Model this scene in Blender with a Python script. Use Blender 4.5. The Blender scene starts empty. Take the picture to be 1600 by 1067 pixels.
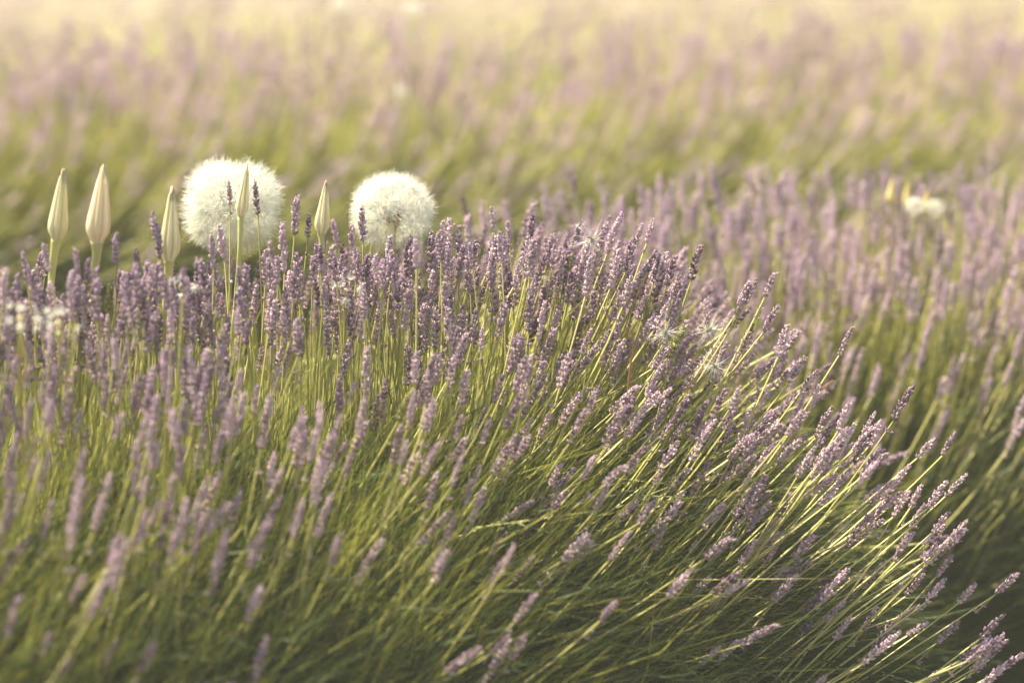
import bpy, math
import numpy as np
from mathutils import Vector, Matrix

rng = np.random.default_rng(7)
S = bpy.context.scene
R = math.radians

# ---------------------------------------------------------------- camera, sky, sun, exposure
CAM_Z, PITCH, LENS, FOCUS, FSTOP = 1.30, 10.4, 135.0, 4.08, 2.15
SUN_EL, SUN_AZ = 56.0, -58.0          # azimuth of the sun clockwise from +Y (the viewing direction)
SUN_W, SKY_W, EXPO = 5.0, 0.085, 1.98

cam_d = bpy.data.cameras.new('camera')
cam = bpy.data.objects.new('camera', cam_d)
S.collection.objects.link(cam)
cam.location = (0, 0, CAM_Z)
cam.rotation_euler = (R(90 - PITCH), 0, 0)
cam_d.lens = LENS
cam_d.sensor_width = 36
cam_d.clip_start = 0.05
cam_d.clip_end = 500
cam_d.dof.use_dof = True
cam_d.dof.focus_distance = FOCUS
cam_d.dof.aperture_fstop = FSTOP
S.camera = cam

w = bpy.data.worlds.new('World')
S.world = w
w.use_nodes = True
nt = w.node_tree
sky = nt.nodes.new('ShaderNodeTexSky')
sky.sky_type = 'NISHITA'
sky.sun_disc = False
sky.sun_elevation = R(SUN_EL)
sky.sun_rotation = R(SUN_AZ)
sky.air_density = 1.0
sky.dust_density = 5.0
sky.ozone_density = 0.3
bg = nt.nodes['Background']
bg.inputs['Strength'].default_value = SKY_W
nt.links.new(sky.outputs[0], bg.inputs[0])

sl = bpy.data.lights.new('sun', 'SUN')
sun = bpy.data.objects.new('sun', sl)
S.collection.objects.link(sun)
sl.energy = SUN_W
sl.angle = R(0.6)
sl.color = (1.0, 0.88, 0.62)
sv = Vector((math.sin(R(SUN_AZ)) * math.cos(R(SUN_EL)), math.cos(R(SUN_AZ)) * math.cos(R(SUN_EL)), math.sin(R(SUN_EL))))
sun.rotation_euler = sv.to_track_quat('Z', 'Y').to_euler()
sun.location = sv * 20

S.view_settings.view_transform = 'Standard'
S.view_settings.look = 'None'
S.view_settings.gamma = 1
S.view_settings.exposure = EXPO
S.view_settings.use_curve_mapping = False
S.render.engine = 'CYCLES'
S.cycles.max_bounces = 7
S.cycles.diffuse_bounces = 4
S.cycles.transmission_bounces = 5
S.cycles.use_denoising = True

FPX = LENS / 36 * 1600
cp, sp = math.cos(R(PITCH)), math.sin(R(PITCH))


def pix(u, v, d):
    """the world point seen at pixel (u, v) of the 1600x1067 photograph at depth d"""
    a, b = (u - 800) / FPX * d, (533.5 - v) / FPX * d
    return np.array([a, d * cp + b * sp, CAM_Z - d * sp + b * cp])


def proj(P):
    P = np.atleast_2d(P)
    y, z = P[:, 1], P[:, 2] - CAM_Z
    d = y * cp - z * sp
    up = y * sp + z * cp
    return 800 + P[:, 0] / d * FPX, 533.5 - up / d * FPX, d


# ---------------------------------------------------------------- materials
def leaf_mat(name, c1, c2, rough=0.6, trans=0.4, tcol=None, noise=60.0, spec=0.25):
    """colour varies plant by plant (the 'tint' attribute) and along each piece; light passes through thin tissue"""
    m = bpy.data.materials.new(name)
    m.use_nodes = True
    n, l = m.node_tree.nodes, m.node_tree.links
    n.clear()
    out = n.new('ShaderNodeOutputMaterial')
    at = n.new('ShaderNodeAttribute'); at.attribute_name = 'tint'
    tc = n.new('ShaderNodeTexCoord')
    ns = n.new('ShaderNodeTexNoise'); ns.inputs['Scale'].default_value = noise; ns.inputs['Detail'].default_value = 3
    l.new(tc.outputs['Object'], ns.inputs['Vector'])
    ad = n.new('ShaderNodeMath'); ad.operation = 'MULTIPLY_ADD'
    l.new(ns.outputs['Fac'], ad.inputs[0]); ad.inputs[1].default_value = 0.7
    l.new(at.outputs['Fac'], ad.inputs[2])
    sb = n.new('ShaderNodeMath'); sb.operation = 'SUBTRACT'; sb.use_clamp = True
    l.new(ad.outputs[0], sb.inputs[0]); sb.inputs[1].default_value = 0.35
    cr = n.new('ShaderNodeValToRGB')
    cr.color_ramp.elements[0].color = (*c1, 1)
    cr.color_ramp.elements[1].color = (*c2, 1)
    l.new(sb.outputs[0], cr.inputs[0])
    pb = n.new('ShaderNodeBsdfPrincipled')
    pb.inputs['Roughness'].default_value = rough
    pb.inputs['Specular IOR Level'].default_value = spec
    l.new(cr.outputs[0], pb.inputs['Base Color'])
    tr = n.new('ShaderNodeBsdfTranslucent')
    if tcol:
        mx = n.new('ShaderNodeMix'); mx.data_type = 'RGBA'; mx.inputs[0].default_value = 0.6
        l.new(cr.outputs[0], mx.inputs[6]); mx.inputs[7].default_value = (*tcol, 1)
        l.new(mx.outputs[2], tr.inputs[0])
    else:
        l.new(cr.outputs[0], tr.inputs[0])
    ms = n.new('ShaderNodeMixShader'); ms.inputs[0].default_value = trans
    l.new(pb.outputs[0], ms.inputs[1]); l.new(tr.outputs[0], ms.inputs[2])
    l.new(ms.outputs[0], out.inputs[0])
    return m


M_STEM = leaf_mat('lavender_stem', (0.28, 0.29, 0.075), (0.52, 0.50, 0.21), 0.5, 0.30, noise=14)
M_CALYX = leaf_mat('lavender_calyx', (0.11, 0.062, 0.10), (0.62, 0.485, 0.55), 0.75, 0.22, noise=140)
M_COROLLA = leaf_mat('lavender_corolla', (0.28, 0.17, 0.33), (0.46, 0.32, 0.46), 0.6, 0.4, noise=140)
M_GREENBUD = leaf_mat('lavender_green_bud', (0.22, 0.24, 0.07), (0.40, 0.38, 0.16), 0.6, 0.35, noise=60)
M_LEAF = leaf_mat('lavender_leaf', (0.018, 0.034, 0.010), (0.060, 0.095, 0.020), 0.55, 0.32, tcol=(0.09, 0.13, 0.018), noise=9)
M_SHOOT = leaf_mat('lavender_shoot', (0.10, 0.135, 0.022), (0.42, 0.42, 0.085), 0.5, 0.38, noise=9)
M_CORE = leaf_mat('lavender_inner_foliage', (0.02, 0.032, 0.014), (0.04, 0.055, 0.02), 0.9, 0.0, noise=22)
M_PAPPUS = leaf_mat('pappus_down', (0.64, 0.65, 0.58), (0.74, 0.75, 0.68), 0.7, 0.45, noise=20, spec=0.1)
M_ACHENE = leaf_mat('achene', (0.30, 0.17, 0.07), (0.48, 0.33, 0.17), 0.6, 0.1, noise=80)
M_BRACT = leaf_mat('bud_bract', (0.50, 0.48, 0.27), (0.86, 0.80, 0.60), 0.5, 0.45, noise=30)
M_TANBRACT = leaf_mat('tan_bud_bract', (0.52, 0.45, 0.27), (0.86, 0.77, 0.57), 0.5, 0.45, noise=40)
M_BUDTIP = leaf_mat('bud_tip', (0.50, 0.34, 0.20), (0.70, 0.58, 0.42), 0.8, 0.35, noise=70)
M_GSTEM = leaf_mat('goatsbeard_stem', (0.34, 0.37, 0.11), (0.56, 0.55, 0.25), 0.45, 0.30, noise=16)
M_DRY = leaf_mat('dry_grass', (0.34, 0.16, 0.085), (0.50, 0.31, 0.18), 0.6, 0.4, noise=30)
M_STRAW = leaf_mat('straw', (0.46, 0.38, 0.20), (0.62, 0.54, 0.34), 0.6, 0.4, noise=30)
M_SOIL = bpy.data.materials.new('soil')
M_SOIL.use_nodes = True
_n, _l = M_SOIL.node_tree.nodes, M_SOIL.node_tree.links
_ns = _n.new('ShaderNodeTexNoise'); _ns.inputs['Scale'].default_value = 9; _ns.inputs['Detail'].default_value = 9
_cr = _n.new('ShaderNodeValToRGB')
_cr.color_ramp.elements[0].position = 0.3; _cr.color_ramp.elements[0].color = (0.07, 0.06, 0.035, 1)
_cr.color_ramp.elements[1].position = 0.7; _cr.color_ramp.elements[1].color = (0.17, 0.14, 0.09, 1)
_tc = _n.new('ShaderNodeTexCoord'); _l.new(_tc.outputs['Object'], _ns.inputs['Vector'])
_l.new(_ns.outputs['Fac'], _cr.inputs[0]); _l.new(_cr.outputs[0], _n['Principled BSDF'].inputs['Base Color'])
_n['Principled BSDF'].inputs['Roughness'].default_value = 0.95
_bm = _n.new('ShaderNodeBump'); _bm.inputs['Distance'].default_value = 0.03
_l.new(_ns.outputs['Fac'], _bm.inputs['Height']); _l.new(_bm.outputs[0], _n['Principled BSDF'].inputs['Normal'])


# ---------------------------------------------------------------- mesh helpers
def make_mesh(name, V, T, mats, midx=None, tint=None, smooth=True):
    me = bpy.data.meshes.new(name)
    V = np.ascontiguousarray(V, dtype=np.float32); T = np.ascontiguousarray(T, dtype=np.int32)
    me.vertices.add(len(V)); me.vertices.foreach_set('co', V.ravel())
    me.loops.add(T.size); me.loops.foreach_set('vertex_index', T.ravel())
    me.polygons.add(len(T)); me.polygons.foreach_set('loop_start', np.arange(0, T.size, 3, dtype=np.int32))
    for m in mats:
        me.materials.append(m)
    if midx is not None:
        me.polygons.foreach_set('material_index', np.ascontiguousarray(midx, dtype=np.int32))
    me.polygons.foreach_set('use_smooth', np.full(len(T), smooth))
    if tint is not None:
        a = me.attributes.new('tint', 'FLOAT', 'POINT')
        a.data.foreach_set('value', np.ascontiguousarray(tint, dtype=np.float32))
    me.update(calc_edges=True)
    return me


def link(name, data, parent=None, loc=None, **props):
    o = bpy.data.objects.new(name, data)
    S.collection.objects.link(o)
    if parent is not None:
        o.parent = parent
    if loc is not None:
        o.location = loc
    for k, v in props.items():
        o[k] = v
    return o


def tube(path, rad, sides=6):
    """closed tapered tube through points"""
    path = np.asarray(path, float); rad = np.broadcast_to(rad, (len(path),))
    V, T = [], []
    up = np.array([0.13, 0.97, 0.2])
    for i, p in enumerate(path):
        t = path[min(i + 1, len(path) - 1)] - path[max(i - 1, 0)]
        t = t / np.linalg.norm(t)
        a = np.cross(t, up); a /= np.linalg.norm(a); b = np.cross(t, a)
        for k in range(sides):
            g = 2 * math.pi * k / sides
            V.append(p + rad[i] * (a * math.cos(g) + b * math.sin(g)))
    for i in range(len(path) - 1):
        for k in range(sides):
            k2 = (k + 1) % sides
            A, B, C, D = i * sides + k, i * sides + k2, (i + 1) * sides + k2, (i + 1) * sides + k
            T += [(A, B, C), (A, C, D)]
    for base, flip in ((0, 1), ((len(path) - 1) * sides, 0)):
        for k in range(1, sides - 1):
            t = (base, base + k, base + k + 1)
            T.append(t[::-1] if flip else t)
    return np.array(V), np.array(T)


def bez(pts, n=10):
    """smooth path through control points (Catmull-Rom)"""
    P = [np.asarray(p, float) for p in pts]
    P = [2 * P[0] - P[1]] + P + [2 * P[-1] - P[-2]]
    out = []
    for i in range(1, len(P) - 2):
        for t in np.linspace(0, 1, n, endpoint=False):
            a, b, c, d = P[i - 1], P[i], P[i + 1], P[i + 2]
            out.append(0.5 * (2 * b + (c - a) * t + (2 * a - 5 * b + 4 * c - d) * t * t + (3 * b - a - 3 * c + d) * t ** 3))
    out.append(P[-2])
    return np.array(out)


# ---------------------------------------------------------------- lavender flower spikes (templates along +z, metres)
def bud_shape(level):
    if level == 'hi':
        r1 = [(0.42, 1.0), (0.80, 0.82)]
        sides = 4
    elif level == 'mid':
        r1 = [(0.55, 1.05)]
        sides = 4
    else:
        r1 = [(0.55, 1.1)]
        sides = 3
    V = [(0, 0, 0)]
    for h, r in r1:
        for k in range(sides):
            g = 2 * math.pi * (k + 0.5 * (h > 0.6)) / sides
            V.append((r * math.cos(g), r * math.sin(g), h))
    V.append((0, 0, 1.04))
    T = []
    for k in range(sides):
        k2 = (k + 1) % sides
        T.append((0, 1 + k2, 1 + k))
        for j in range(len(r1) - 1):
            a, b = 1 + j * sides, 1 + (j + 1) * sides
            T += [(a + k, a + k2, b + k2), (a + k, b + k2, b + k)]
        e = 1 + (len(r1) - 1) * sides
        T.append((e + k, e + k2, len(V) - 1))
    return np.array(V, float), np.array(T)


def spike_template(r, level, green=False):
    L = 0.055 * r.uniform(0.72, 1.25)
    nw = int(round(L / {'hi': 0.0063, 'mid': 0.0066, 'lo': 0.0085}[level]))
    nb = {'hi': 6, 'mid': 6, 'lo': 4}[level]
    fat = 1.0 if level != 'lo' else 1.45
    Vs, Ts, Ms, Tn, off = [], [], [], [], 0
    bv, bt = bud_shape(level)
    zs = [L * (i + 0.15) / nw for i in range(nw)]
    if r.random() < 0.75:
        zs.append(-r.uniform(0.009, 0.032))
        if r.random() < 0.25:
            zs.append(zs[-1] - r.uniform(0.012, 0.02))
    for wi, z in enumerate(zs):
        f = z / L
        low = f < 0
        prof = 0.75 if low else (0.82 + 0.5 * math.sin(math.pi * min(1, f * 0.9 + 0.12))) * (1 - 0.45 * max(0, f - 0.7) / 0.3)
        ph = r.uniform(0, 6.28)
        for k in range(nb if not low else max(3, nb - 2)):
            if r.random() < 0.07:
                continue
            g = ph + 2 * math.pi * k / nb + r.normal(0, 0.18)
            tilt = R(r.normal(34, 9) if not low else r.normal(60, 12)) * (1 - 0.6 * max(0, f) ** 2)
            ln = 0.0062 * prof * r.uniform(0.85, 1.2) * (1.15 if level == 'lo' else 1)
            rd = 0.00172 * fat * r.uniform(0.85, 1.15) * (0.8 + 0.25 * prof)
            ax = np.array([math.cos(g) * math.sin(tilt), math.sin(g) * math.sin(tilt), math.cos(tilt)])
            s1 = np.array([-math.sin(g), math.cos(g), 0]); s2 = np.cross(ax, s1)
            base = np.array([math.cos(g) * 0.0008, math.sin(g) * 0.0008, z + r.normal(0, 0.0006)])
            v = base + bv[:, :1] * s1 * rd + bv[:, 1:2] * s2 * rd + bv[:, 2:3] * ax * ln
            Vs.append(v); Ts.append(bt + off); off += len(v); Tn.append(np.full(len(v), r.normal(0, 0.2)) + (bv[:, 2] - 0.4) * 0.35)
            Ms.append(np.full(len(bt), 3 if green or (f > 0.93) else 1))
            if level != 'lo' and not green and r.random() < 0.16 and f < 0.92:
                tip = base + ax * ln
                o2 = np.cross(ax, s1)
                pl = 0.0026 * r.uniform(0.7, 1.3)
                pv = np.array([tip - ax * 0.0006, tip + ax * pl + s1 * pl * 0.75, tip + ax * pl * 1.15 + o2 * pl * 0.2,
                               tip + ax * pl - s1 * pl * 0.75, tip + ax * pl * 0.4 + o2 * pl * 0.9])
                Vs.append(pv); Ts.append(np.array([(0, 1, 2), (0, 2, 3), (0, 3, 4)]) + off); off += 5; Tn.append(np.zeros(5))
                Ms.append(np.full(3, 2))
    # the green axis through the whorls
    zb = min(0, min(zs) - 0.001)
    av, at_ = tube([(0, 0, zb), (0, 0, L * 0.5), (0, 0, L)], [0.0012, 0.0009, 0.0005], 3)
    Vs.append(av); Ts.append(at_ + off); Ms.append(np.full(len(at_), 0)); Tn.append(np.zeros(len(av)))
    return np.concatenate(Vs), np.concatenate(Ts), np.concatenate(Ms), L, np.concatenate(Tn)


tr_ = np.random.default_rng(3)
TEMPL = {lv: [spike_template(tr_, lv, green=(i == 0 and lv != 'lo')) for i in range(n)] for lv, n in (('hi', 14), ('mid', 10), ('lo', 8))}
NSEG = 9


def stalk_arrays(P, phi, az, L, bend, tint, fat, level):
    """stalks that end at P. phi = tilt from vertical at the tip, az = direction of lean, bend = extra tilt at the foot.
    returns per stalk: stem verts/tris and spike verts/tris in world space"""
    n = len(P)
    s = np.linspace(0, 1, NSEG + 1)                               # 0 foot .. 1 base of spike
    h = np.stack([np.cos(az), np.sin(az), np.zeros(n)], 1)
    up = np.array([0, 0, 1.0])
    nrm = np.cross(h, up)
    tmpl = TEMPL[level]
    ti = rng.integers(0, len(tmpl), n)
    g0 = rng.random(n) < 0.08
    ti = np.where((ti == 0) & ~g0, 1, ti)
    sc = rng.uniform(0.58, 0.95, n)
    phs = phi - rng.uniform(1, 8, n) * math.pi / 180 - np.clip(phi, 0, 1.2) * rng.uniform(0, 0.3, n)             # spike stands a little steeper than its stem
    out = []
    ds = np.cos(phs)[:, None] * up + np.sin(phs)[:, None] * h
    spL = np.array([tmpl[i][3] for i in ti]) * sc
    B0 = P - ds * spL[:, None]                                    # base of spike
    ang = phi[:, None] + bend[:, None] * (1 - s[None, :]) ** 1.3
    wav = rng.normal(0, 0.035, (n, 1)) * np.sin(s * 9 + rng.uniform(0, 6, (n, 1)))
    ang = ang + wav
    dirs = np.cos(ang)[..., None] * up + np.sin(ang)[..., None] * h[:, None, :]
    step = (L / NSEG)[:, None, None] * 0.5 * (dirs[:, 1:] + dirs[:, :-1])
    pts = np.zeros((n, NSEG + 1, 3)); pts[:, -1] = B0
    pts[:, :-1] = B0[:, None] - np.cumsum(step[:, ::-1], 1)[:, ::-1]
    pts[:, :, 2] = np.maximum(pts[:, :, 2], 0.01 + 0.01 * s)
    rad = (0.00132 - 0.00042 * s)[None] * fat[:, None]
    side = 3
    gs = np.arange(side) * 2 * math.pi / side
    perp = np.cross(nrm[:, None, :], dirs)
    ring = nrm[:, None, None, :] * np.cos(gs)[None, None, :, None] + perp[:, :, None, :] * np.sin(gs)[None, None, :, None]
    SV = pts[:, :, None, :] + ring * rad[:, :, None, None]
    SV = SV.reshape(n, -1, 3)
    ST = []
    for i in range(NSEG):
        for k in range(side):
            k2 = (k + 1) % side
            A, B, C, D = i * side + k, i * side + k2, (i + 1) * side + k2, (i + 1) * side + k
            ST += [(A, B, C), (A, C, D)]
    ST = np.array(ST)
    res = []
    f1 = np.cross(nrm, ds)
    for i in range(n):
        v, t, m, L0, tv = tmpl[ti[i]]
        k = sc[i]; rot = rng.uniform(0, 6.28); c_, s_ = math.cos(rot), math.sin(rot)
        x = (v[:, 0] * c_ - v[:, 1] * s_) * k; y = (v[:, 0] * s_ + v[:, 1] * c_) * k; z = v[:, 2] * k
        cb = 2.2 * (z ** 2) * np.sign(z)                          # a slight curve of the spike
        W = B0[i] + x[:, None] * nrm[i] + y[:, None] * f1[i] + z[:, None] * ds[i] - (cb * 0.5)[:, None] * f1[i]
        res.append((W, t, m, tv))
    return SV, ST, res, B0, ds


def merge_stalks(SV, ST, res, tint, idx):
    Vs, Ts, Ms, Tn, off = [], [], [], [], 0
    for i in idx:
        Vs.append(SV[i]); Ts.append(ST + off); Ms.append(np.zeros(len(ST), int)); off += len(SV[i])
        W, t, m, tv = res[i]
        Vs.append(W); Ts.append(t + off); Ms.append(m); off += len(W)
        Tn.append(np.full(len(SV[i]), tint[i])); Tn.append(tint[i] + tv)
    return np.concatenate(Vs), np.concatenate(Ts), np.concatenate(Ms), np.concatenate(Tn)


LAV_MATS = [M_STEM, M_CALYX, M_COROLLA, M_GREENBUD]


def capsule_points(a, b, Rr, H, z0, n, r, front=0.62, thick=0.16, dens=0.85):
    """points under the rounded crown of a row that runs from a to b"""
    a = np.array(a, float); b = np.array(b, float)
    ax = b - a; Ln = np.linalg.norm(ax); ax /= Ln
    nn = np.array([ax[1], -ax[0]])                                # towards the camera
    tot = Ln + Rr * 1.1
    out = []
    t = r.uniform(0, tot, n)
    al = np.arcsin(r.random(n) ** dens)
    sgn = np.where(r.random(n) < front, 1, -1)
    cap = t > Ln
    rr = Rr * np.cos(al)
    x = a[0] + ax[0] * np.minimum(t, Ln); y = a[1] + ax[1] * np.minimum(t, Ln)
    th = r.uniform(-math.pi / 2, math.pi / 2, n)                  # round end
    dirx = np.where(cap, nn[0] * np.sin(th) + ax[0] * np.cos(th), nn[0] * sgn)
    diry = np.where(cap, nn[1] * np.sin(th) + ax[1] * np.cos(th), nn[1] * sgn)
    dep = r.random(n) ** 1.6 * thick
    k = 1 - dep / Rr
    P = np.stack([x + dirx * rr * k, y + diry * rr * k, z0 + (H - z0) * np.sin(al) ** np.where(cap, 1.0 + 0.5 * np.cos(th), 1.0) - dep * 0.75 * np.sin(al) + r.normal(0, 0.012, n)], 1)
    return P, al


def foliage(name, pts, phi, az, parent, r, ln=(0.03, 0.075), wd=0.0022, tint=(0.0, 1.0), mat=None):
    """thousands of narrow leaves, two bent triangles pairs each"""
    n = len(pts)
    h = np.stack([np.cos(az), np.sin(az), np.zeros(n)], 1)
    d = np.cos(phi)[:, None] * np.array([0, 0, 1.0]) + np.sin(phi)[:, None] * h
    g = r.uniform(0, 6.28, n)
    rnd = r.normal(0, 1, (n, 3)); side = np.cross(d, rnd); side /= np.linalg.norm(side, axis=1)[:, None]
    L = r.uniform(*ln, n)[:, None]; W = (wd * r.uniform(0.6, 1.3, n))[:, None]
    bd = np.cross(side, d) * L * r.uniform(-0.22, 0.22, n)[:, None]
    a = pts; m = pts + d * L * 0.5 + bd; e = pts + d * L
    V = np.stack([a - side * W * 0.4, a + side * W * 0.4, m + side * W * 0.5, m - side * W * 0.5, e], 1)
    T = np.array([(0, 1, 2), (0, 2, 3), (3, 2, 4)])
    TT = (T[None] + (np.arange(n) * 5)[:, None, None]).reshape(-1, 3)
    tn = np.repeat(r.uniform(*tint, n), 5)
    me = make_mesh(name, V.reshape(-1, 3), TT, [mat or M_LEAF], tint=tn)
    return link(name, me, parent, kind='stuff')


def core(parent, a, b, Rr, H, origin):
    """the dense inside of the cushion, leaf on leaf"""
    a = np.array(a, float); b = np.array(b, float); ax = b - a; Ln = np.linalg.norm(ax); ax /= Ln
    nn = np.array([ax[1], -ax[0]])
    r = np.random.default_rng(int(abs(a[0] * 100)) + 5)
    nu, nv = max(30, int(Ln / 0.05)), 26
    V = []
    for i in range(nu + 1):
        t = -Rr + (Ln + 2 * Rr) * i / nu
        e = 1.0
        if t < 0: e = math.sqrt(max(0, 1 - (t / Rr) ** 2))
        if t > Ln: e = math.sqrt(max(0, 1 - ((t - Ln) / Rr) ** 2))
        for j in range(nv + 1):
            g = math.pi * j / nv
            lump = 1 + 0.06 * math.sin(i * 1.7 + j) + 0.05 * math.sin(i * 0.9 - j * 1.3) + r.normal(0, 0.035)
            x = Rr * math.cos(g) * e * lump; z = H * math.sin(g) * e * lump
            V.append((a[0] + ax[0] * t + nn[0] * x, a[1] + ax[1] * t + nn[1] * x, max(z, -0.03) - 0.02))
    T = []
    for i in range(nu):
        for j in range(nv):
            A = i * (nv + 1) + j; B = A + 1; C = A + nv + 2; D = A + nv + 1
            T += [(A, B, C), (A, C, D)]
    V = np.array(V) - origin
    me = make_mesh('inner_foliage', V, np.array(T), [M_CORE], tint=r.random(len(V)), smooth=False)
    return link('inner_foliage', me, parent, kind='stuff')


def visible_rank(SVtip, B0, ds):
    """which spikes stand in front of the others as seen in the photograph, nearest first"""
    mid = B0 + ds * 0.02
    u, v, d = proj(mid)
    inside = (u > 5) & (u < 1595) & (v > 5) & (v < 1062)
    order = np.argsort(d)
    grid = {}
    shown = []
    for i in order:
        if not inside[i]:
            continue
        c = (int(u[i] // 15), int(v[i] // 32))
        if c in grid:
            continue
        grid[c] = 1
        shown.append(i)
    return shown


def lavender(name, label, category, a, b, Rr, H, z0, counts, field, n_parts, n_leaf, group=None, front=0.62, seed=1, core_k=(0.62, 0.66), leaf_wd=0.0021, leaf_ln=(0.06, 0.17), Lr=(0.30, 0.42), thick=0.16, dens=0.42, extra=(), shoots=9000, sh_w=0.0017, sh_dens=0.34, light_lift=0.0):
    r = np.random.default_rng(seed)
    mx = (a[0] + b[0]) / 2; my = (a[1] + b[1]) / 2
    origin = np.array([mx, my, 0.0])
    root = link(name, None, None, loc=origin, label=label, category=category)
    root.empty_display_size = 0.1
    if group:
        root['group'] = group
    allB, allD, packs = [], [], []
    n = counts
    P, al = capsule_points(a, b, Rr, H, z0, n, r, front, thick, dens)
    phi, az, bend = field(P, al, r)
    if len(extra):                                                # single stalks that stand out in the photograph
        E = np.array([pix(e[0], e[1], e[2]) for e in extra])
        P = np.concatenate([E, P]); al = np.concatenate([np.full(len(E), 1.5), al]); n = len(P)
        phi = np.concatenate([np.radians([e[3] for e in extra]), phi])
        az = np.concatenate([np.zeros(len(E)), az]); bend = np.concatenate([np.full(len(E), 0.12), bend])
    L = r.uniform(*Lr, n) * (0.75 + 0.25 * np.sin(al))
    tint = np.clip(r.normal(0.5 + light_lift, 0.22, n), 0, 1.1)  # rear plants: sunlit paleness painted in as a raised tint
    fat = r.uniform(0.85, 1.3, n)
    u, v, d = proj(P)
    blur = 1463 * LENS / 1000 / FSTOP * np.abs(d - FOCUS) / d
    inview = (u > -60) & (u < 1660) & (v > -60) & (v < 1160)
    lvl = np.where(blur < 6, 0, np.where(blur < 16, 1, 2))
    lvl = np.where(inview, lvl, 2)
    rest = []
    cand = []
    for k, lv in enumerate(('hi', 'mid', 'lo')):
        ii = np.where(lvl == k)[0]
        if not len(ii):
            continue
        SV, ST, res, B0, ds = stalk_arrays(P[ii], phi[ii], az[ii], L[ii], bend[ii], tint[ii], fat[ii], lv)
        packs.append((SV, ST, res, tint[ii]))
        for j in range(len(ii)):
            cand.append((len(packs) - 1, j, B0[j], ds[j]))
    B = np.array([c[2] for c in cand]); D = np.array([c[3] for c in cand])
    shown = visible_rank(None, B, D)
    shown = shown[:n_parts] if n_parts else []
    sset = set(shown)
    for ci in shown:
        pk, j, b0, dd = cand[ci]
        SV, ST, res, tn = packs[pk]
        o = SV[j][:3].mean(0)
        me = make_mesh('stem', SV[j] - o, ST, [M_STEM], tint=np.full(len(SV[j]), tn[j]))
        st = link('flower_stalk', me, root, loc=o - origin)
        W, t, m, tv = res[j]
        me2 = make_mesh('flower_spike', W - b0, t, LAV_MATS, m, tn[j] + tv, smooth=False)
        link('flower_spike', me2, st, loc=b0 - o)
    Vs, Ts, Ms, Tn, off = [], [], [], [], 0
    for pk, (SV, ST, res, tn) in enumerate(packs):
        idx = [c[1] for ci, c in enumerate(cand) if c[0] == pk and ci not in sset]
        if not idx:
            continue
        V_, T_, M_, N_ = merge_stalks(SV, ST, res, tn, idx)
        Vs.append(V_); Ts.append(T_ + off); Ms.append(M_); Tn.append(N_); off += len(V_)
    me = make_mesh('flower_stalks', np.concatenate(Vs) - origin, np.concatenate(Ts), LAV_MATS, np.concatenate(Ms), np.concatenate(Tn), smooth=False)
    link('flower_stalks', me, root, kind='stuff')
    # flowerless shoots between the stalks, leaves deeper inside
    P1, al1 = capsule_points(a, b, Rr * 0.93, H - 0.05, z0 * 0.7, shoots, r, front, 0.16, sh_dens)
    ph1, az1, bd1 = field(P1, al1, r)
    d1 = np.stack([np.sin(ph1) * np.cos(az1), np.sin(ph1) * np.sin(az1), np.cos(ph1)], 1)
    l1 = (Lr[0] * 0.62, Lr[1] * 0.7)
    P1 = P1 - d1 * (l1[0] + l1[1]) / 2
    Pl, al2 = capsule_points(a, b, Rr * 0.80, H - 0.21, z0 * 0.4, n_leaf, r, front, 0.26, 0.6)
    ph2, az2, bd2 = field(Pl, al2, r)
    ph2 = ph2 + bd2 * 0.6 + r.normal(0, 0.2, n_leaf)
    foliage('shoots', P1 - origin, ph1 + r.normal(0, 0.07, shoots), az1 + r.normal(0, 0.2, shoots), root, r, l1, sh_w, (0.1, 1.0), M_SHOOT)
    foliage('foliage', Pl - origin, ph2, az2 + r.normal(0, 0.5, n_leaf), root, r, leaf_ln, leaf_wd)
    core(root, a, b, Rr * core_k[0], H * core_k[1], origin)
    return root


# ---------------------------------------------------------------- ground
def ground_mesh():
    xs = np.concatenate([[-150, -60, -20, -8], np.linspace(-4, 4, 90), [8, 20, 60, 150]])
    ys = np.concatenate([[-20, -5, 0], np.linspace(1.5, 12, 110), [20, 40, 90, 300]])
    r = np.random.default_rng(2)
    V = []
    for y in ys:
        for x in xs:
            near = abs(x) <= 4 and 1.5 <= y <= 12
            V.append((x, y, r.normal(0, 0.008) + 0.012 * math.sin(x * 5 + y * 3) if near else 0.0))
    T = []
    nx = len(xs)
    for j in range(len(ys) - 1):
        for i in range(nx - 1):
            A = j * nx + i
            T += [(A, A + 1, A + nx + 1), (A, A + nx + 1, A + nx)]
    return make_mesh('ground', np.array(V), np.array(T), [M_SOIL])


link('ground', ground_mesh(), kind='structure')


# ---------------------------------------------------------------- the lavender rows
def sm(x, lo, hi):
    t = np.clip((x - lo) / (hi - lo), 0, 1)
    return t * t * (3 - 2 * t)


def field_near(P, al, r):
    n = len(P)
    down = np.clip((0.62 - P[:, 2]) / 0.42, 0, 1.1)
    phi = 5 + 40 * np.clip((P[:, 0] + 0.12) / 0.48, 0, 1.0) + 64 * down
    phi = np.where(phi > 40, 40 + (phi - 40) * 0.55, phi) + r.normal(0, 6.5, n) * np.where(r.random(n) < 0.08, 2.6, 1)
    az = np.radians(-8 + r.normal(0, 15, n) - 14 * down)
    bend = np.radians(9 + 20 * sm(phi, 15, 60) + r.normal(0, 4, n))
    return np.radians(np.clip(phi, -12, 80)), az, bend


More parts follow.
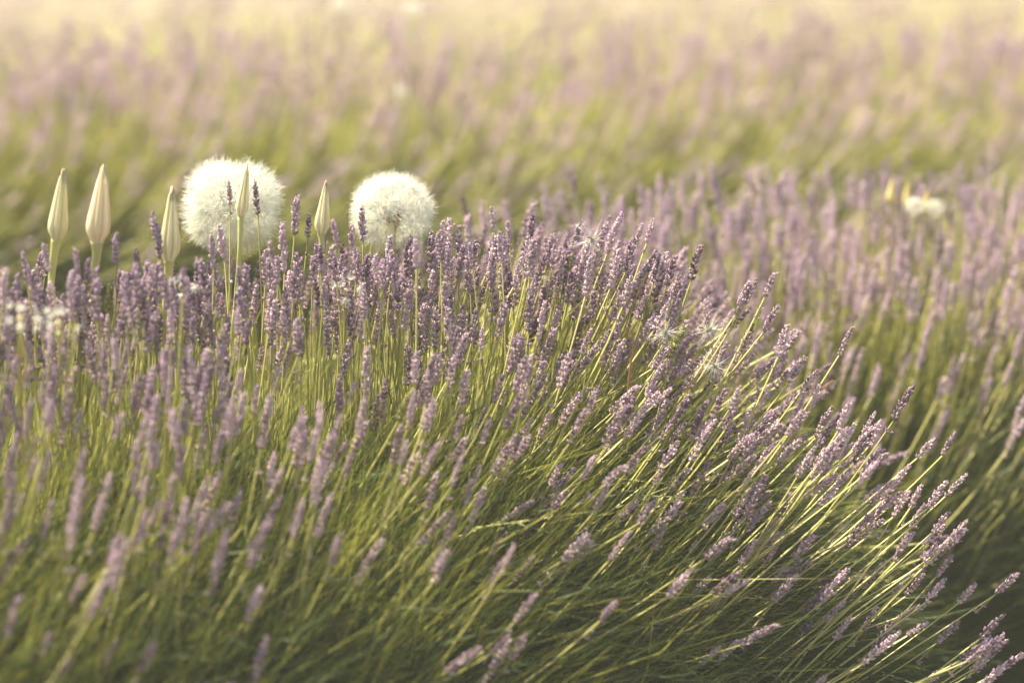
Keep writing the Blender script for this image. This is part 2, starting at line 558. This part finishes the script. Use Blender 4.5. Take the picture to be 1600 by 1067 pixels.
def field_right(P, al, r):
    n = len(P)
    down = np.clip((0.62 - P[:, 2]) / 0.42, 0, 1.1)
    phi = -9 + 9 * np.clip((P[:, 0] + 0.1) / 0.35, 0, 1) + 20 * np.clip((P[:, 0] - 0.3) / 0.5, 0, 1) * (0.25 + down) + 42 * down + r.normal(0, 6, n)
    az = np.radians(-8 + r.normal(0, 15, n))
    bend = np.radians(8 + 16 * sm(phi, 10, 55) + r.normal(0, 4, n))
    return np.radians(np.clip(phi, -20, 78)), az, bend


def field_back(P, al, r):
    n = len(P)
    down = np.clip((0.70 - P[:, 2]) / 0.42, 0, 1.1)
    phi = 8 + 120 * down + r.normal(0, 9, n)
    az = np.radians(-10 + r.normal(0, 18, n))
    bend = np.radians(8 + 12 * down + r.normal(0, 4, n))
    return np.radians(np.clip(phi, -20, 68)), az, bend


NEAR = [(357, 283, 4.10, 1), (396, 281, 4.10, -2), (462, 307, 4.05, 6), (563, 323, 4.08, 1), (606, 366, 4.08, 4), (437, 345, 4.0, 3), (236, 331, 3.95, -4),
        (245, 352, 3.95, 2), (180, 363, 3.93, 2), (210, 387, 3.93, -5), (328, 366, 4.0, 2), (340, 350, 4.06, -3), (482, 333, 4.05, 8), (518, 342, 4.1, -6),
        (548, 350, 4.1, 3), (690, 345, 4.14, -4), (700, 340, 4.12, 3), (715, 352, 4.12, 0), (766, 322, 4.14, -5), (792, 345, 4.14, -4), (832, 335, 4.14, 10), (862, 365, 4.13, 16),
        (903, 347, 4.13, 12), (969, 332, 4.12, 22), (945, 344, 4.13, 20), (1003, 348, 4.12, 26), (1020, 340, 4.12, 20), (1041, 392, 4.11, 22), (1094, 380, 4.12, 20),
        (1182, 432, 4.10, 30), (1170, 436, 4.10, 32), (1210, 425, 4.10, 24), (1216, 476, 4.08, 38), (1228, 505, 4.06, 24), (1256, 560, 4.06, 38), (1276, 577, 4.06, 36), (1280, 600, 4.08, 34),
        (1332, 508, 4.10, 32), (1425, 600, 4.12, 35), (1377, 655, 4.08, 42), (1362, 668, 4.07, 44), (1492, 674, 4.12, 46), (1462, 682, 4.1, 48), (1420, 722, 4.08, 48),
        (1478, 750, 4.06, 50), (1511, 738, 4.08, 46), (1421, 765, 4.05, 50), (1510, 823, 4.06, 52), (1485, 838, 4.05, 54), (1592, 893, 4.08, 55), (1488, 865, 4.05, 40),
        (1568, 990, 4.04, 62), (1550, 1010, 4.04, 60), (1600, 1018, 4.08, 60), (1477, 902, 4.05, 52), (1450, 970, 4.02, 58), (1525, 910, 4.06, 50),
        (33, 392, 3.9, -3), (66, 380, 3.88, -8), (116, 388, 3.9, 0), (136, 405, 3.9, 3)]
RIGHT = [(720, 306, 4.55, -14), (748, 314, 4.5, -10), (785, 314, 4.6, -12), (848, 304, 4.6, -6), (873, 294, 4.6, -12), (889, 263, 4.62, -6), (940, 302, 4.6, 2), (966, 305, 4.6, -2),
         (998, 288, 4.65, -4), (1012, 295, 4.65, -6), (1047, 281, 4.65, 2), (1063, 275, 4.68, -4), (1106, 252, 4.7, -8), (1094, 268, 4.7, 2), (1120, 283, 4.7, 2), (1166, 265, 4.75, -14),
         (1207, 288, 4.75, 2), (1234, 275, 4.8, -3), (1287, 250, 4.85, -8), (1330, 275, 4.85, 0), (1355, 262, 4.85, 0), (1380, 252, 4.9, -3), (1415, 235, 4.9, -3), (1500, 252, 4.95, -3), (1553, 216, 5.0, 3),
         (1475, 270, 4.95, 4), (1450, 262, 4.95, -6), (1525, 258, 5.0, -4)]
_e = np.random.default_rng(77)
for _k in range(110):
    _v = _e.uniform(600, 1060); _edge = np.interp(_v, [600, 750, 950, 1067], [1330, 1480, 1590, 1600])
    _u = _e.uniform(1010, _edge)
    NEAR.append((_u, _v, _e.uniform(3.97, 4.12), 33 + (_v - 600) * 0.05 + (_u - 1100) * 0.012 + _e.normal(0, 6)))
for _k in range(330):                                             # the crowded crest
    _u = _e.uniform(-40, 1080)
    _v = np.interp(_u, [0, 300, 700, 1000, 1100], [420, 405, 362, 372, 420]) + abs(_e.normal(0, 1)) * 62 - 4
    NEAR.append((_u, _v, np.interp(_u, [0, 600, 1000], [3.86, 4.06, 4.14]) + _e.normal(0.02, 0.05), np.interp(_u, [0, 700, 1000], [-1, 3, 20]) + _e.normal(0, 6)))
lavender('lavender_bush', 'large foreground lavender bush, its stalks arching right over the dark gap at lower right',
         'lavender bush', (-1.2, 3.43), (0.02, 4.22), 0.55, 0.655, 0.10, 1400, field_near, 300, 36000, 'lavender bushes of the near row', 0.66, 11, extra=NEAR, shoots=20000, thick=0.12, dens=0.17, sh_dens=0.42, sh_w=0.0014, Lr=(0.34, 0.46))
lavender('lavender_bush', 'softly blurred lavender bush with yellow buds in its crown, behind the big one',
         'lavender bush', (0.05, 4.68), (1.7, 5.05), 0.50, 0.64, 0.10, 2900, field_right, 220, 30000, 'lavender bushes of the near row', 0.66, 12, dens=0.13, extra=RIGHT, shoots=10000, sh_dens=0.2, Lr=(0.24, 0.33), light_lift=0.3)
lavender('lavender_row', 'blurred lavender row right behind the white seed heads, with a shaded green flank leaning right',
         'lavender row', (-1.6, 5.5), (2.0, 6.3), 0.62, 0.735, 0.10, 4300, field_back, 150, 40000, 'lavender rows farther back', 0.66, 13, leaf_wd=0.0034, leaf_ln=(0.05, 0.12), dens=0.1, shoots=9000, sh_w=0.0026, sh_dens=0.10, Lr=(0.20, 0.28), light_lift=0.42)
lavender('lavender_row', 'farthest pale lavender row, a mauve and cream wash along the top edge',
         'lavender row', (-2.0, 7.9), (2.6, 9.0), 0.62, 0.57, 0.06, 4600, field_back, 40, 26000, 'lavender rows farther back', 0.66, 14, leaf_wd=0.0045, leaf_ln=(0.06, 0.14), dens=0.2, shoots=6000, sh_w=0.003, light_lift=0.2)


# ---------------------------------------------------------------- goatsbeard: closed buds
def bud(u, v_tip, u_tip, v_b, width_px, d, stem_px, label, tip_mat=M_BUDTIP, name='goatsbeard_bud', group='closed goatsbeard buds', bmat=M_BRACT):
    tip = pix(u_tip, v_tip, d); bulge = pix(u, v_b, d)
    ax = tip - bulge; Ln = np.linalg.norm(ax); ax /= Ln
    foot = pix(*stem_px[-1])
    root = link(name, None, None, loc=foot, label=label, category='flower bud', group=group)
    W = width_px / FPX * d / 2 * 1.03
    a = np.cross(ax, [0, 1, 0]); a /= np.linalg.norm(a); b = np.cross(ax, a)
    prof = [(-0.24, 0.50), (-0.16, 0.66), (-0.06, 0.94), (0.05, 1.0), (0.22, 0.92), (0.45, 0.74), (0.68, 0.56), (0.86, 0.42), (0.97, 0.26)]
    nb = 8
    for k in range(nb):
        g0 = 2 * math.pi * k / nb + rng.normal(0, 0.04)
        V, T = [], []
        top = rng.uniform(0.93, 1.02)
        for h, rr in prof:
            hw = math.pi / nb * (1.18 if h < 0.8 else 1.0)
            lift = 1.0 + 0.05 * (k % 2)
            for j, q in enumerate((-1, -0.5, 0, 0.5, 1)):
                rad = W * rr * lift * (1.0 + 0.15 * (1 - abs(q))) * (0.97 if abs(q) == 1 else 1)
                g = g0 + q * hw
                V.append(bulge + ax * Ln * h * top + rad * (a * math.cos(g) + b * math.sin(g)))
        for i in range(len(prof) - 1):
            for j in range(4):
                A = i * 5 + j
                T += [(A, A + 1, A + 6), (A, A + 6, A + 5)]
        V = np.array(V) - foot
        link('bract', make_mesh('bract', V, np.array(T), [bmat], tint=(np.tile([0.0, 0.35, 0.6, 0.35, 0.0], len(prof)) * rng.uniform(0.3, 1.2) + rng.uniform(-0.1, 0.3))), root)
    # the dry tuft that closes the tip
    Vs, Ts, off = [], [], 0
    for k in range(26):
        g = rng.uniform(0, 6.28); q = rng.uniform(0, 1)
        p0 = bulge + ax * Ln * 0.8 + W * 0.34 * q * (a * math.cos(g) + b * math.sin(g))
        p1 = bulge + ax * Ln * rng.uniform(1.0, 1.09) + W * 0.16 * q * (a * math.cos(g) + b * math.sin(g))
        v_, t_ = tube([p0, (p0 + p1) / 2, p1], [W * 0.12, W * 0.10, W * 0.05], 4)
        Vs.append(v_); Ts.append(t_ + off); off += len(v_)
    V = np.concatenate(Vs) - foot
    link('tuft', make_mesh('tuft', V, np.concatenate(Ts), [tip_mat], tint=np.repeat(rng.random(26), 12)), root)
    neck = bulge - ax * Ln * 0.2
    path = bez([neck] + [pix(*s) for s in stem_px], 8)
    k = np.linspace(0, 1, len(path))
    rad = W * (0.36 + 0.28 * np.exp(-k * 7))
    v_, t_ = tube(path, rad, 8)
    link('stem', make_mesh('stem', v_ - foot, t_, [M_GSTEM], tint=np.full(len(v_), rng.uniform(0.3, 0.8))), root)
    return root


bud(90, 271, 98, 356, 27, 3.97, [(82, 420, 3.98), (76, 500, 4.0), (70, 640, 4.05), (66, 900, 4.2)],
    'cream closed bud on a thick pale stem, leftmost of the row of buds')
bud(153, 265, 161, 358, 33, 3.95, [(149, 410, 3.96), (128, 480, 3.98), (98, 560, 4.02), (80, 900, 4.2)],
    'tall tan-tipped closed bud on a curved stem, second from the left edge', bmat=M_TANBRACT)
bud(265, 298, 269, 388, 27, 3.98, [(262, 440, 3.99), (255, 520, 4.0), (250, 640, 4.05), (240, 900, 4.2)],
    'closed cream bud left of the larger white seed head')
bud(378, 262, 386, 325, 17, 4.08, [(374, 400, 4.08), (368, 470, 4.1), (362, 560, 4.12), (350, 900, 4.3)],
    'slim closed bud on bright green stem in front of the larger white seed head')
bud(503, 288, 509, 352, 20, 4.12, [(503, 390, 4.12), (500, 440, 4.13), (495, 560, 4.15), (480, 900, 4.3)],
    'slim closed bud with striped bracts between the two white seed heads')


# ---------------------------------------------------------------- goatsbeard: white seed heads
def parachute_mesh(name, R0, Rtip, spread, rays=22, hair=7, wmul=1.0, seed=0):
    """one seed: a thin beak along +z with an open umbrella of feathery rays"""
    r = np.random.default_rng(seed)
    Vs, Ts, Ms, off = [], [], [], 0

    def add(v, t, m):
        nonlocal off
        Vs.append(np.array(v)); Ts.append(np.array(t) + off); Ms.append(np.full(len(t), m)); off += len(v)
    v, t = tube([(0, 0, R0), (0, 0, R0 + 0.3 * (Rtip - R0))], [0.0007, 0.0009], 5); add(v, t, 1)
    v, t = tube([(0, 0, R0 + 0.3 * (Rtip - R0)), (0, 0, Rtip)], [0.00025, 0.0002], 3); add(v, t, 0)
    for k in range(rays):
        g = 2 * math.pi * k / rays + r.normal(0, 0.06)
        o = np.array([math.cos(g), math.sin(g), 0]); s = np.array([-math.sin(g), math.cos(g), 0])
        el = R(r.uniform(20, 52)); ln = spread * r.uniform(0.85, 1.15)
        pts = []
        for q in (0, 0.33, 0.66, 1):
            pts.append(np.array([0, 0, Rtip]) + o * ln * q * math.cos(el * (0.6 + 0.5 * q)) + np.array([0, 0, 1]) * ln * q * math.sin(el * (0.6 + 0.5 * q)))
        wd = 0.00028 * wmul
        vv = []
        for i, p in enumerate(pts):
            ww = wd * (1 - 0.75 * i / 3)
            vv += [p - s * ww, p + s * ww]
        add(vv, [(0, 1, 3), (0, 3, 2), (2, 3, 5), (2, 5, 4), (4, 5, 7), (4, 7, 6)], 0)
        for j in range(hair):
            q = r.uniform(0.15, 0.97); i = int(q * 3); f = q * 3 - i
            p = pts[i] * (1 - f) + pts[min(3, i + 1)] * f
            dd = s * r.choice([-1, 1]) * r.uniform(0.6, 1) + o * r.uniform(0.2, 0.9) + np.array([0, 0, r.normal(0, 0.35)])
            e = p + dd * spread * 0.26 * (1.15 - 0.6 * q)
            pw = o * 0.00014 * wmul
            add([p - pw, p + pw, e], [(0, 1, 2)], 0)
    return make_mesh(name, np.concatenate(Vs), np.concatenate(Ts), [M_PAPPUS, M_ACHENE], np.concatenate(Ms), tint=np.full(off, 0.5), smooth=False)


PARA = [parachute_mesh('seed_parachute', 0.006, 0.036, 0.0175, seed=s, rays=26, hair=9) for s in range(3)]


def seed_head(u, v, d, rx_px, ry_px, n, label, stem, bald=None, squash=None, name='seed_head', group='white goatsbeard seed heads', meshes=PARA, keep=1.0, seed=0):
    r = np.random.default_rng(seed)
    c = pix(u, v, d)
    root = link(name, None, None, loc=c, label=label, category='seed head', group=group)
    base_R = 0.0455
    sx = rx_px / FPX * d / base_R; sz = ry_px / FPX * d / base_R
    i = np.arange(n) + 0.5
    th = np.arccos(1 - 2 * i / n); ph = math.pi * (1 + 5 ** 0.5) * i
    V = np.stack([np.cos(ph) * np.sin(th), np.sin(ph) * np.sin(th), np.cos(th)], 1)
    # receptacle
    vs, ts = tube([(0, 0, -0.012), (0, 0, -0.006), (0, 0, 0.002), (0, 0, 0.007)], np.array([0.004, 0.008, 0.0075, 0.003]), 8)
    vs = vs * (1.0 if 'goatsbeard' in group else 0.45)
    link('receptacle', make_mesh('receptacle', vs, ts, [M_BRACT], tint=np.full(len(vs), 0.3)), root)
    for k in range(n):
        dv = V[k] + r.normal(0, 0.09, 3); dv /= np.linalg.norm(dv)
        if dv[2] < -0.86:
            continue
        if bald is not None and np.dot(dv, bald[0]) > bald[1]:
            continue
        if r.random() > keep:
            continue
        o = link('seed_parachute', meshes[k % len(meshes)], root)
        q = Vector(dv).to_track_quat('Z', 'Y')
        kk = r.uniform(0.93, 1.07)
        if squash is not None:
            kk *= squash(dv)
        o.rotation_euler = (q @ Matrix.Rotation(r.uniform(0, 6.28), 3, 'Z').to_quaternion()).to_euler()
        # umbrellas farther out on the wide sides
        s_ = kk * math.sqrt((dv[0] * sx) ** 2 + (dv[1] * sx) ** 2 + (dv[2] * sz) ** 2)
        o.scale = (s_, s_, s_)
    path = bez([c + np.array([0, 0, -0.01])] + [pix(*s) for s in stem], 8)
    k = np.linspace(0, 1, len(path))
    v_, t_ = tube(path - c, (0.0028 + 0.003 * np.exp(-k * 9)) * (1.0 if 'goatsbeard' in group else 0.5), 7)
    link('stem', make_mesh('stem', v_, t_, [M_GSTEM], tint=np.full(len(v_), 0.45)), root)
    # bracts bent down under the ball
    bs = 1.0 if 'goatsbeard' in group else 0.45
    for q in range(8 if bs == 1 else 0):
        g = 2 * math.pi * q / 8
        o_ = np.array([math.cos(g), math.sin(g), 0]); s1 = np.array([-math.sin(g), math.cos(g), 0])
        pp = [o_ * 0.006 + [0, 0, -0.01], o_ * 0.016 + [0, 0, -0.020], o_ * 0.022 + [0, 0, -0.034], o_ * 0.024 + [0, 0, -0.05]]
        wv = [0.0035, 0.0034, 0.0022, 0.0004]
        vv = []
        for p, wq in zip(pp, wv):
            p, wq = np.asarray(p) * bs, wq * bs
            vv += [p - s1 * wq, p + o_ * 0.0008, p + s1 * wq]
        tt = []
        for i3 in range(3):
            for j in range(2):
                A = i3 * 3 + j
                tt += [(A, A + 1, A + 4), (A, A + 4, A + 3)]
        link('bract', make_mesh('bract', np.array(vv), np.array(tt), [M_BRACT], tint=np.full(12, 0.4)), root)
    return root


sq = lambda dv: 1.0 + 0.07 * math.cos(4 * math.atan2(dv[2], dv[0]) + math.pi) * (1 if dv[2] > -0.1 else 0.4)
seed_head(363, 322, 4.18, 77, 68, 150, 'larger white downy seed head on the left with a slim bud in front',
          [(372, 400, 4.19), (392, 480, 4.2), (400, 600, 4.25), (395, 900, 4.35)], squash=sq, seed=1)
seed_head(612, 331, 4.17, 64, 57, 140, 'smaller rounder white seed head with brown seeds showing low in its middle',
          [(614, 400, 4.18), (620, 470, 4.2), (625, 600, 4.25), (620, 900, 4.35)],
          bald=(np.array([-0.02, -0.90, -0.43]), 0.93), seed=2)

# half-shed and far seed heads, all blurred
LOOSE = [parachute_mesh('seed_parachute', 0.002, 0.010, 0.016, rays=18, hair=5, seed=9 + s, wmul=0.9) for s in range(2)]
seed_head(92, 505, 3.72, 36, 28, 16, 'blurred half-shed seed head low between the two leftmost bud stems',
          [(95, 600, 3.82), (100, 900, 4.0)], group='shed and blurred seed heads', keep=0.6, seed=3)
seed_head(32, 498, 3.70, 32, 24, 14, 'blurred half-shed seed head at the left edge beside the leftmost bud stem',
          [(30, 600, 3.8), (35, 900, 4.0)], group='shed and blurred seed heads', keep=0.6, seed=4)
seed_head(284, 447, 3.93, 32, 22, 12, 'torn pale seed head sunk in the flowers just right of the third bud',
          [(284, 560, 4.02), (280, 900, 4.2)], group='shed and blurred seed heads', keep=0.7, seed=5)
seed_head(540, 455, 4.03, 34, 24, 12, 'torn wispy seed head sunk in the flowers below the bud between the white seed heads',
          [(540, 560, 4.1), (540, 900, 4.2)], group='shed and blurred seed heads', keep=0.6, seed=6)
seed_head(1430, 322, 4.66, 17, 11, 40, 'small blurred white head in the right bush, left of its brighter neighbour',
          [(1430, 420, 4.68), (1430, 700, 4.8)], group='blurred white heads in the right bush', seed=7)
seed_head(1462, 324, 4.66, 15, 12, 40, 'small bright blurred white head in the right bush, below the yellow buds',
          [(1462, 420, 4.68), (1462, 700, 4.8)], group='blurred white heads in the right bush', seed=8)
seed_head(530, 6, 5.65, 15, 12, 40, 'blurred white spot of a seed head on the top edge, left of the other',
          [(530, 120, 5.66), (530, 300, 5.7)], group='far white seed heads', seed=9)
seed_head(645, 16, 5.65, 14, 12, 40, 'blurred white spot of a seed head at the top edge, right of the other',
          [(645, 120, 5.66), (645, 300, 5.7)], group='far white seed heads', seed=10)
seed_head(626, 144, 5.35, 10, 9, 30, 'tiny blurred white seed head above the right one of the two sharp seed heads',
          [(626, 240, 5.36), (626, 330, 5.4)], group='far white seed heads', seed=11)

M_YBUD = leaf_mat('yellow_bract', (0.60, 0.50, 0.16), (0.75, 0.66, 0.34), 0.5, 0.35, noise=30)
for (uu, vt, vb, wd, lb) in ((1392, 283, 312, 15, 'blurred yellow bud in the right bush, leftmost of three'),
                             (1417, 287, 316, 12, 'blurred yellow bud in the right bush, middle of three'),
                             (1447, 296, 322, 12, 'blurred yellow bud in the right bush, rightmost of three, above the bright white head')):
    o = bud(uu, vt, uu + 2, vb, wd * 0.85, 4.68, [(uu, vb + 60, 4.72), (uu - 4, 700, 4.85)], lb, tip_mat=M_YBUD, group='blurred yellow buds')
    for c_ in o.children:
        if c_.name.startswith('bract'):
            c_.data.materials[0] = M_YBUD


# ---------------------------------------------------------------- loose parachutes caught on the flowers
def drift_mesh(seed, spread=0.017, rays=20):
    r = np.random.default_rng(seed)
    Vs, Ts, off = [], [], 0
    for k in range(rays):
        g = r.uniform(0, 6.28); e = r.uniform(-0.3, 1.2)
        d = np.array([math.cos(g) * math.cos(e), -math.sin(e) * 0.6, math.sin(g) * math.cos(e)])
        ln = spread * r.uniform(0.5, 1.2)
        sd = r.normal(0, 0.12, 3)
        v, t = tube([d * 0, d * ln * 0.5 + sd * ln * 0.2, d * ln], [0.0004, 0.00026, 0.00009], 3)
        Vs.append(v); Ts.append(t + off); off += len(v)
    return make_mesh('down', np.concatenate(Vs), np.concatenate(Ts), [M_PAPPUS], tint=np.full(off, 0.5))


for i, (u, v, d, s, lb) in enumerate((
        (925, 375, 4.10, 1.2, 'loose downy seed caught among spikes on the crest, topmost of the four'),
        (1040, 520, 4.04, 1.0, 'loose downy seed on a spike, leftmost of the three below the crest'),
        (1107, 517, 4.06, 1.1, 'loose downy seed between two spikes beside the three tight sharp spikes'),
        (1117, 572, 4.03, 1.1, 'loose downy seed lying on crossing green stems, lowest of the four'))):
    root = link('downy_seed', None, None, loc=pix(u, v, d), label=lb, category='seed', group='loose downy seeds caught in the flowers')
    link('down', drift_mesh(20 + i, 0.019 * s, 44), root)
    v_, t_ = tube([(0, 0, 0), (0.004, 0, -0.012), (0.005, 0.001, -0.022)], [0.0003, 0.0003, 0.0007], 4)
    link('beak', make_mesh('beak', v_, t_, [M_STRAW], tint=np.full(len(v_), 0.5)), root)


# ---------------------------------------------------------------- dry blades
def blade(px, wd, label, mat=M_DRY, name='dry_grass_blade', group='dry orange grass blades'):
    path = bez([pix(*p) for p in px], 8)
    o = path[-1].copy()
    k = np.linspace(0, 1, len(path))
    v, t = tube(path - o, wd * 0.65 * (0.25 + 0.75 * np.sin(np.clip(k * 2.2 + 0.25, 0, 1.57))), 4)
    link(name, make_mesh(name, v, t, [mat], tint=np.full(len(v), rng.uniform(0.3, 0.8))), None, loc=o, label=label, category='grass blade', group=group)


blade([(985, 510, 4.02), (990, 545, 4.02), (984, 580, 4.03), (975, 700, 4.1)], 0.0016, 'short rusty blade upright among sharp spikes right of centre')
blade([(1088, 545, 4.10), (1060, 590, 4.10), (1035, 625, 4.11), (1000, 720, 4.15)], 0.0020, 'pinkish dry blade slanting below the loose downy seeds')
blade([(1302, 594, 4.25), (1285, 606, 4.25), (1272, 614, 4.25), (1225, 680, 4.3)], 0.0018, 'short bright orange dry blade at the dark gap, right of the sharp spikes')
blade([(30, 470, 3.82), (33, 540, 3.82), (32, 610, 3.84), (40, 800, 3.95)], 0.0022, 'upright blurred orange blade at the left edge under the leftmost bud')
blade([(120, 980, 3.75), (110, 1010, 3.75), (104, 1050, 3.76), (100, 1150, 3.8)], 0.0018, 'blurred straw blade in the bottom left corner', M_STRAW)


# ---------------------------------------------------------------- thin haze volume, added to lift the blacks and wash out the distance
HAZE = 0.0048
x0, x1, y0, y1, z0_, z1_ = -152, 152, -22, 302, -1.2, 1.75
V = [(x, y, z) for z in (z0_, z1_) for y in (y0, y1) for x in (x0, x1)]
T = [(0, 2, 3), (0, 3, 1), (4, 5, 7), (4, 7, 6), (0, 1, 5), (0, 5, 4), (2, 6, 7), (2, 7, 3), (0, 4, 6), (0, 6, 2), (1, 3, 7), (1, 7, 5)]
mh = bpy.data.materials.new('fade_haze')
mh.use_nodes = True
hn = mh.node_tree.nodes; hn.clear()
ho = hn.new('ShaderNodeOutputMaterial'); hv = hn.new('ShaderNodeVolumePrincipled')
hv.inputs['Color'].default_value = (0.92, 0.92, 0.86, 1); hv.inputs['Density'].default_value = HAZE
mh.node_tree.links.new(hv.outputs[0], ho.inputs['Volume'])
link('haze', make_mesh('haze', np.array(V, float), np.array(T), [mh], smooth=False), kind='stuff')
